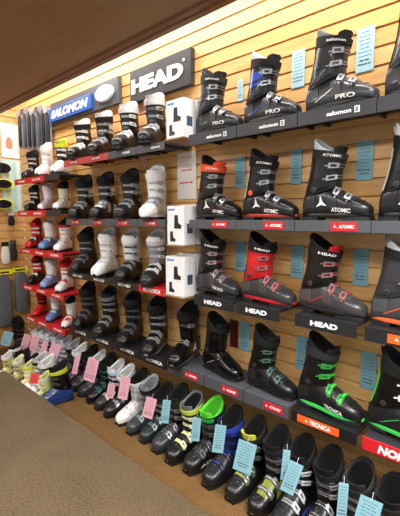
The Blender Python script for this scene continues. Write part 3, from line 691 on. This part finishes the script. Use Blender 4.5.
floor_tag(197, 418, 1.43, .045, .115, BT, 'blue tag hanging on the yellow-buckled floor boot', rz=.75, ry=.1)
floor_tag(221, 425, 1.43, .055, .130, BT, 'blue tag between the green-lined and blue-cuffed floor boots', rz=.75, ry=.15)
floor_tag(248, 442, 1.40, .085, .135, BT, 'large blue tag hanging in front of the yellow-tongued floor boot', ry=.15, rz=.35)
floor_tag(287, 450, 1.40, .03, .120, BT, 'narrow blue tag on the silver-banded floor boot', rz=.6, ry=.1)
floor_tag(297, 463, 1.38, .055, .125, BT, 'tilted blue tag on the blue-edged floor boot', ry=.3, rz=.4)
floor_tag(344, 483, 1.38, .035, .130, BT, 'narrow blue tag beside the white-lined strap of a floor boot', rz=.6, ry=.1)
floor_tag(372, 499, 1.36, .075, .130, BT, 'blue tag at the bottom edge, lower right corner', ry=.25, rz=.4)
floor_tag(167, 400, 1.43, .045, .125, BT, 'blue tag in the middle of the floor row', rz=.8, ry=.12)
floor_tag(152, 398, 1.42, .065, .115, PT, 'pink tag just left of the middle blue tag', rz=.5, ry=.2)
floor_tag(126, 377, 1.42, .065, .135, PT, 'pink tag in front of the boot with pale blue strap', rz=.5, ry=.1)
floor_tag(112, 384, 1.40, .05, .09, PT, 'short pink tag near the charcoal toes', rz=.5, ry=.1)
floor_tag(94, 359, 1.42, .09, .155, PT, 'broad pink tag in the left half of the floor row', rz=.4, ry=.15)
floor_tag(78, 356, 1.42, .04, .13, PT, 'slim pink tag beside the broad pink tag', rz=.6, ry=.15)
floor_tag(57, 344, 1.42, .09, .12, PT, 'pink tag above the yellow-strapped boot', rz=.4, ry=.3)
floor_tag(46, 342, 1.44, .05, .12, PT, 'narrow pink tag left of the yellow-strapped boot', rz=.4, ry=.2)
floor_tag(36, 336, 1.44, .08, .13, PT, 'pink tag under the junior bay shelves', rz=.4, ry=.15)
floor_tag(28, 335, 1.46, .08, .14, PT, 'pink tag leftmost in the floor row', rz=.4, ry=.25)
floor_tag(9, 332, 1.42, .09, .13, BT, 'pale blue tag at the left edge of the photo', rz=.8, ry=.25)
floor_tag(35, 373, 1.12, .065, .07, mat((214, 60, 62), .5), 'red and white price card between yellow boots', rz=.5, ry=0)

# ------------------------------------------------------------------ signs
def zat(px, py, y): return at_y(px, py, y).z
_a = at_y(130, 90, 1.682); _b = at_y(190.5, 65, 1.682); _t = at_y(190.5, 47.5, 1.682).z; _u = at_y(190.5, 83, 1.682).z
hs_ = thing('brand_sign', 'dark grey sign with large white HEAD lettering on the slats', 'sign', ((_a.x+_b.x)/2, 1.69, (_t+_u)/2))
hw = (_b.x-_a.x)/2
newob('board', box_me(-hw, hw, -.008, .028, -.105, .105, bevel=.002), mat((40, 41, 44), .4), hs_)
flat_text('HEAD', -.02, -.008, -.005, .50, .094, mat((238, 238, 236), .4), hs_, bold=.05, t=.004)
bm = bmesh.new(); add_loft(bm, [[(.235+.009*math.cos(2*PI*k/12), -.009-d, .045+.009*math.sin(2*PI*k/12)) for k in range(12)] for d in (0, .003)]); newob('trademark_dot', fin(bm), WHITE, hs_)
_a = at_y(51, 117, 1.684); _b = at_y(118, 88, 1.684); _t = at_y(118, 77.5, 1.684).z; _u = at_y(118, 98, 1.684).z
ss = thing('brand_sign', 'grey sign with blue SALOMON panel and white oval disc', 'sign', ((_a.x+_b.x)/2, 1.69, (_t+_u)/2-.012))
sw = (_b.x-_a.x)/2
newob('board', box_me(-sw, sw, -.006, .028, -.09, .095, bevel=.002), mat((84, 88, 94), .35, .3), ss)
_c = (_a.x+_b.x)/2; pe = at_y(91, 100, 1.67).x-_c; oc = at_y(102.5, 94, 1.66).x-_c; orx = (at_y(111, 94, 1.66).x-at_y(94, 94, 1.66).x)/2; tc_ = (pe-sw)/2
bp_ = newob('blue_panel', box_me(-sw-.005, pe, -.022, -.006, -.070, .042, bevel=.003), mat((28, 84, 170), .35), ss)
flat_text('SALOMON', tc_, -.022, -.013, (pe+sw)*.88, .068, WHITE, bp_, bold=.04, shear=.25, t=.003)
bm = bmesh.new(); add_loft(bm, [[(oc+rx*math.cos(2*PI*k/40), -y, .005+rz*math.sin(2*PI*k/40)) for k in range(40)] for rx, rz, y in ((orx, .058, .006), (orx, .058, .022), (orx*.96, .054, .027), (orx*.88, .047, .028))])
ov = newob('oval_disc', fin(bm, smooth=True), mat((232, 236, 240), .3), ss)
bm = bmesh.new()
for q in range(3): add_loft(bm, [[(oc+(orx*.6-.018*q)*math.cos(2*PI*k/32), -.028-q*.0008-d, .005+(.030-.008*q)*math.sin(2*PI*k/32)) for k in range(32)] for d in (0, .001)])
newob('disc_mark', fin(bm), mat((176, 188, 204), .4), ov)

# ------------------------------------------------------------------ boxes between the bays
def carton(label, x0, x1, y0, y1, z, h, deep=(28, 30, 34), rz=0, group=None):
    cx, cy = (x0+x1)/2, (y0+y1)/2; w, d = (x1-x0)/2, (y1-y0)/2
    t = thing('boot_heater_box', label, 'box', (cx, cy, z), rz, group)
    newob('carton', box_me(-w, w, -d, d, 0, h, bevel=.002), mat((226, 228, 230), .35), t)
    # printed pictures: two dark boot silhouettes, blue corner
    prof = [(-.5, 0), (.5, 0), (.55, .25), (.1, .42), (.05, 1), (-.45, 1)]
    bm = bmesh.new()
    for q, (ox, oz, sc) in enumerate(((.25*w, .42*h, .075), (-.35*w, .08*h, .058))):
        add_poly(bm, [(ox+a*sc*.75, oz+b*sc) for a, b in prof], lambda a, b, dd: (a, -d-dd, b), .0006)
    newob('picture', fin(bm), mat(deep, .4), t)
    bm = bmesh.new(); add_box(bm, -w*.85, -w*.1, -d-.0006, -d, h*.88, h*.93); newob('blue_print', fin(bm), mat((86, 140, 186), .4), t)
    newob('side_picture', box_me(w, w+.0006, -d*.5, d*.4, h*.3, h*.55), mat((60, 80, 104), .4), t)
    return t
def hook(label, x, y0, z):
    bm = bmesh.new(); add_tube(bm, [(x, YW+.003, z), (x, y0, z), (x, y0-.012, z+.012)], .003, 6); add_box(bm, x-.02, x+.02, YW-.004, YW-.0002, z-.02, z+.02)
    tag(newob('display_hook', fin(bm), mat((160, 160, 165), .3, .8)), label, 'hook')
BXZ = []
for px0, px1, pyb, pyt, nm in ((166, 186, 138, 100, 'top row'), (167, 188, 245, 207, 'second row'), (165, 188, 296, 258, 'third row')):
    yy = 1.49; A = at_y(px0, pyb, yy); B = at_y(px1, pyb, yy); C = at_y(px0, pyt, yy)
    zb = (A.z+B.z)/2; h = C.z-A.z
    x1_ = min(B.x, -1.505); A.x = max(A.x, -1.666)
    # wire bracket shelf that carries the cartons
    t = thing('bracket_shelf', 'thin pale ledge carrying the white boxes, %s' % nm, 'shelf', (0, 0, 0))
    newob('ledge', box_me(A.x, x1_, 1.48, YW-.0005, zb-.008, zb, bevel=.001), mat((150, 120, 84), .5), t)
    carton('white boot heater box with boot picture, front of the %s boxes' % nm, A.x+.004, x1_-.004, yy, yy+.095, zb+.0005, h)
    carton('white boot heater box directly behind another, %s boxes' % nm, A.x+.004, x1_-.004, yy+.105, yy+.2, zb+.0005, h*1.04)

# ------------------------------------------------------------------ hanging sleeves at the upper left of the back wall
for i, px in enumerate((19, 24, 28.5, 33, 38, 42.5, 47)):
    A = at_y(px, 113-(px-19)*.1+2, 1.672); B = at_y(px, 149, 1.672); h = .36+.012*(i % 3)
    t = thing('sleeve_pack', '%s clear sleeve pack holding dark poles, hanging upper left' % ['leftmost', 'second from left', 'third from left', 'middle', 'third from right', 'second from right', 'rightmost'][i], 'package', (A.x, 1.672, B.z))
    w = .026
    bm = bmesh.new()
    for q in (0,): add_loft(bm, [[(q*w+rr*math.cos(2*PI*k/12), rr*.8*math.sin(2*PI*k/12), z) for k in range(12)] for rr, z in ((.008, .01), (.018, .03), (.017, h*.6), (.012, h*.85), (.006, h*.9))])
    newob('pole', fin(bm, smooth=True), mat([(38, 42, 50), (70, 78, 90), (30, 32, 38)][i % 3], .4), t)
    newob('sleeve', box_me(-w-.01, w+.01, .019, .0205, 0, h), mat((170, 178, 186), .2, trans=.5), t)
    newob('header_card', box_me(-w-.01, w+.01, -.021, -.019, h*.86, h), mat([(150, 156, 162), (60, 66, 76), (120, 124, 130)][i % 3], .4), t)
    bm = bmesh.new(); add_tube(bm, [(0, -.03, h*.93), (0, YW-1.672-.001, h*.93)], .0025, 6); newob('hook', fin(bm), mat((160, 160, 165), .3, .8), t)

# ------------------------------------------------------------------ left end wall: posters, goggles, packs, bags
def on_end(px0, py0, px1, py1, x):
    A = at_x(px0, (py0+py1)/2, x); B = at_x(px1, (py0+py1)/2, x); T = at_x((px0+px1)/2, py0, x); Q = at_x((px0+px1)/2, py1, x)
    return min(A.y, B.y), max(A.y, B.y), Q.z, T.z
def end_card(name, label, cat, r, m, extra=()):
    y0, y1, z0, z1 = r; y1 = min(y1, YW-.01)
    t = thing(name, label, cat, (XE+.002, (y0+y1)/2, z0)); w = (y1-y0)/2; h = z1-z0
    newob('sheet', box_me(0, .004, -w, w, 0, h), m, t)
    for nm, (a, b, c, d), mm in extra: newob(nm, box_me(.004, .0055, -w+2*w*a, -w+2*w*b, h*c, h*d), mm, t)
    return t
t = end_card('poster', 'white poster with orange figure at the upper left corner', 'poster', on_end(1, 124, 20, 158, XE), mat((232, 226, 220), .4))
bm = bmesh.new(); add_loft(bm, [[(d, -.015+.035*math.cos(2*PI*k/20), .13+.06*math.sin(2*PI*k/20)*(1+.3*math.sin(2*PI*k/20))) for k in range(20)] for d in (.004, .0055)]); newob('printed_figure', fin(bm), mat((216, 132, 100), .5), t)
end_card('poster', 'pale teal poster with faint stripes under the orange figure poster', 'poster', on_end(2, 160, 27, 212, XE), mat((184, 210, 204), .4),
         [('printed_stripe', (a, a+.1, .05, .95), mat(c, .4)) for a, c in ((.1, (206, 224, 214)), (.35, (220, 214, 190)), (.6, (160, 200, 204)), (.8, (214, 224, 222)))])
def goggles(label, y, z, w, c, lens=(24, 24, 28)):
    t = thing('goggles', label, 'goggles', (XE+.09, y, z)); W_ = w/2
    def q(u, r0, r1, off): a = 2*PI*u; return (off+.012*math.cos(a)**2*-1, W_*math.cos(a)*r0, .05*math.sin(a)*r1)
    bm = bmesh.new(); add_loft(bm, [[q(k/24, r, r, o) for k in range(24)] for r, o in ((1, -.02), (1.05, 0), (1, .015), (.85, .018))]); newob('frame', fin(bm, smooth=True), mat(c, .35), t)
    bm = bmesh.new(); add_loft(bm, [[q(k/24, r, r, o) for k in range(24)] for r, o in ((.85, .016), (.8, .024), (.4, .028))]); newob('lens', fin(bm, smooth=True), mat(lens, .15), t)
    bm = bmesh.new(); add_loft(bm, [[(-.02-.065*math.sin(PI*j/8), W_*math.cos(PI*j/8), s_*.014) for s_ in (-1, 1)]+[(-.022-.065*math.sin(PI*j/8)*.95, W_*.96*math.cos(PI*j/8), s_*.014) for s_ in (1, -1)] for j in range(9)]); newob('head_strap', fin(bm), mat(c, .6), t)
for lab, px, py, w, c in (('black goggles at the left edge beside the teal poster', 2, 168, .17, K), ('bright yellow goggles, upper pair at the left edge', 3, 184, .20, (216, 226, 40)), ('yellow goggles, lower pair at the left edge', 3, 204, .20, (222, 230, 50))):
    A = at_x(px, py, XE+.09); goggles(lab, A.y, A.z, w, c)
def small_pack(label, px, py, w, h, c, top):
    A = at_x(px, py, XE+.05); t = thing('glove_pack', label, 'package', (XE+.05, min(A.y, YW-.06), A.z))
    bm = bmesh.new()
    add_loft(bm, [[(.016*s_*math.sin(2*PI*k/16), w/2*s_*math.cos(2*PI*k/16), z) for k in range(16)] for s_, z in ((.5, -h), (.9, -h*.9), (1, -h*.55), (.8, -h*.3), (.7, -h*.12))])
    newob('glove', fin(bm, smooth=True), mat(c, .6), t)
    newob('header_card', box_me(-.002, .002, -w*.4, w*.4, -h*.14, h*.1), mat(top, .4), t)
    bm = bmesh.new(); add_tube(bm, [(.01, 0, 0), (-.053, 0, 0)], .0022, 6); newob('hook', fin(bm), mat((160, 160, 165), .3, .8), t)
small_pack('small white and black pack hanging above the others near the corner', 11, 214, .07, .12, K, W)
small_pack('black glove pack with white top near the corner', 13, 242, .08, .19, DK, (70, 70, 76))
small_pack('white glove pack hanging at the left edge', 5, 244, .09, .20, (214, 212, 206), K)
def bag(label, px, py, w, h, ytop):
    A = at_x(px, py, XE+.06); y = min(A.y, YW-w/2-.02)
    t = thing('gear_bag', label, 'bag', (XE+.06, y, A.z-h))
    bm = bmesh.new(); rings = []
    for i in range(13):
        u = i/12; z = h*u; ww = w/2*(1-.55*max(0, (u-.8)/.2)**2)*(1-.12*max(0, (.12-u)/.12)); tt = .045*(.55+.45*math.sin(PI*min(1, u+.1)))
        rings.append([(tt*abs(math.sin(2*PI*k/20))**.7*sgn(math.sin(2*PI*k/20)), ww*abs(math.cos(2*PI*k/20))**.6*sgn(math.cos(2*PI*k/20)), z) for k in range(20)])
    add_loft(bm, rings); b = newob('body', fin(bm, smooth=True), mat((88, 92, 96), .55, var=.25, scale=14), t)
    newob('header_card', box_me(-.004, .004, -w*.62, w*.62, h+.004, h+.05), mat((222, 226, 44), .4), t)
    bm = bmesh.new(); add_box(bm, .0042, .005, -w*.4, w*.4, h+.017, h+.033); newob('print', fin(bm), BLACK, t)
    bm = bmesh.new(); add_tube(bm, [(0, 0, h+.03), (-.063, 0, h+.03)], .003, 6); add_tube(bm, [(0, -w*.2, h-.01), (0, 0, h+.012), (0, w*.2, h-.01)], .005, 6); newob('strap', fin(bm), BLACK, t)
bag('large dark grey bag with yellow header at the left edge', 3, 275, .15, .52, 262)
bag('grey bag in clear wrap with yellow header by the corner', 22, 272, .13, .42, 262)

# ------------------------------------------------------------------ groups of repeats
for o in COL.objects:
    if o.parent or 'label' not in o: continue
    c = o['category']; x, y, z = o.location; g = None
    if c == 'ski boot':
        if z < .1: g = 'ski boots along the floor' if y > 1.42 else 'ski boots in the front floor cluster'
        elif x < -2.9: g = 'junior ski boots on the red shelves'
        elif x < -1.7: g = 'ski boots of the middle bay'
        else: g = 'ski boots of the right-hand bay'
    elif c == 'shelf': g = 'white box ledges' if o.name.startswith('bracket') else 'red junior shelves' if x < -2.88 else 'display shelves of the middle bay' if x < -1.68 else 'display shelves of the right-hand bay'
    elif c == 'price tag': g = 'price tags on the slat wall' if y > 1.6 else 'price tags on the floor boots'
    elif c == 'light': g = 'ceiling lights'
    elif c == 'box': g = 'white boot heater boxes'
    elif o.name.startswith('sleeve_pack'): g = 'hanging sleeve packs'
    elif o.name.startswith('glove_pack'): g = 'hanging glove packs'
    elif c == 'goggles': g = 'goggles on the left end wall'
    elif c == 'bag': g = 'bags on the left end wall'
    if g: o['group'] = g

# ------------------------------------------------------------------ camera, world, view
cd = bpy.data.cameras.new('camera'); co = bpy.data.objects.new('camera', cd); COL.objects.link(co)
co.location = (0, 0, CAMH); cd.sensor_fit = 'HORIZONTAL'; cd.sensor_width = 36; cd.lens = 36*FPX/400; cd.clip_start = .02
R = Matrix((RT, UP, -FW)).transposed(); co.rotation_euler = R.to_euler()
SC.camera = co
w = bpy.data.worlds.new('world'); SC.world = w; w.use_nodes = True
w.node_tree.nodes['Background'].inputs[0].default_value = (1, .99, .97, 1); w.node_tree.nodes['Background'].inputs[1].default_value = .5
SC.view_settings.view_transform = 'Standard'; SC.view_settings.look = 'None'; SC.view_settings.exposure = .45; SC.view_settings.gamma = 1; SC.view_settings.use_curve_mapping = False
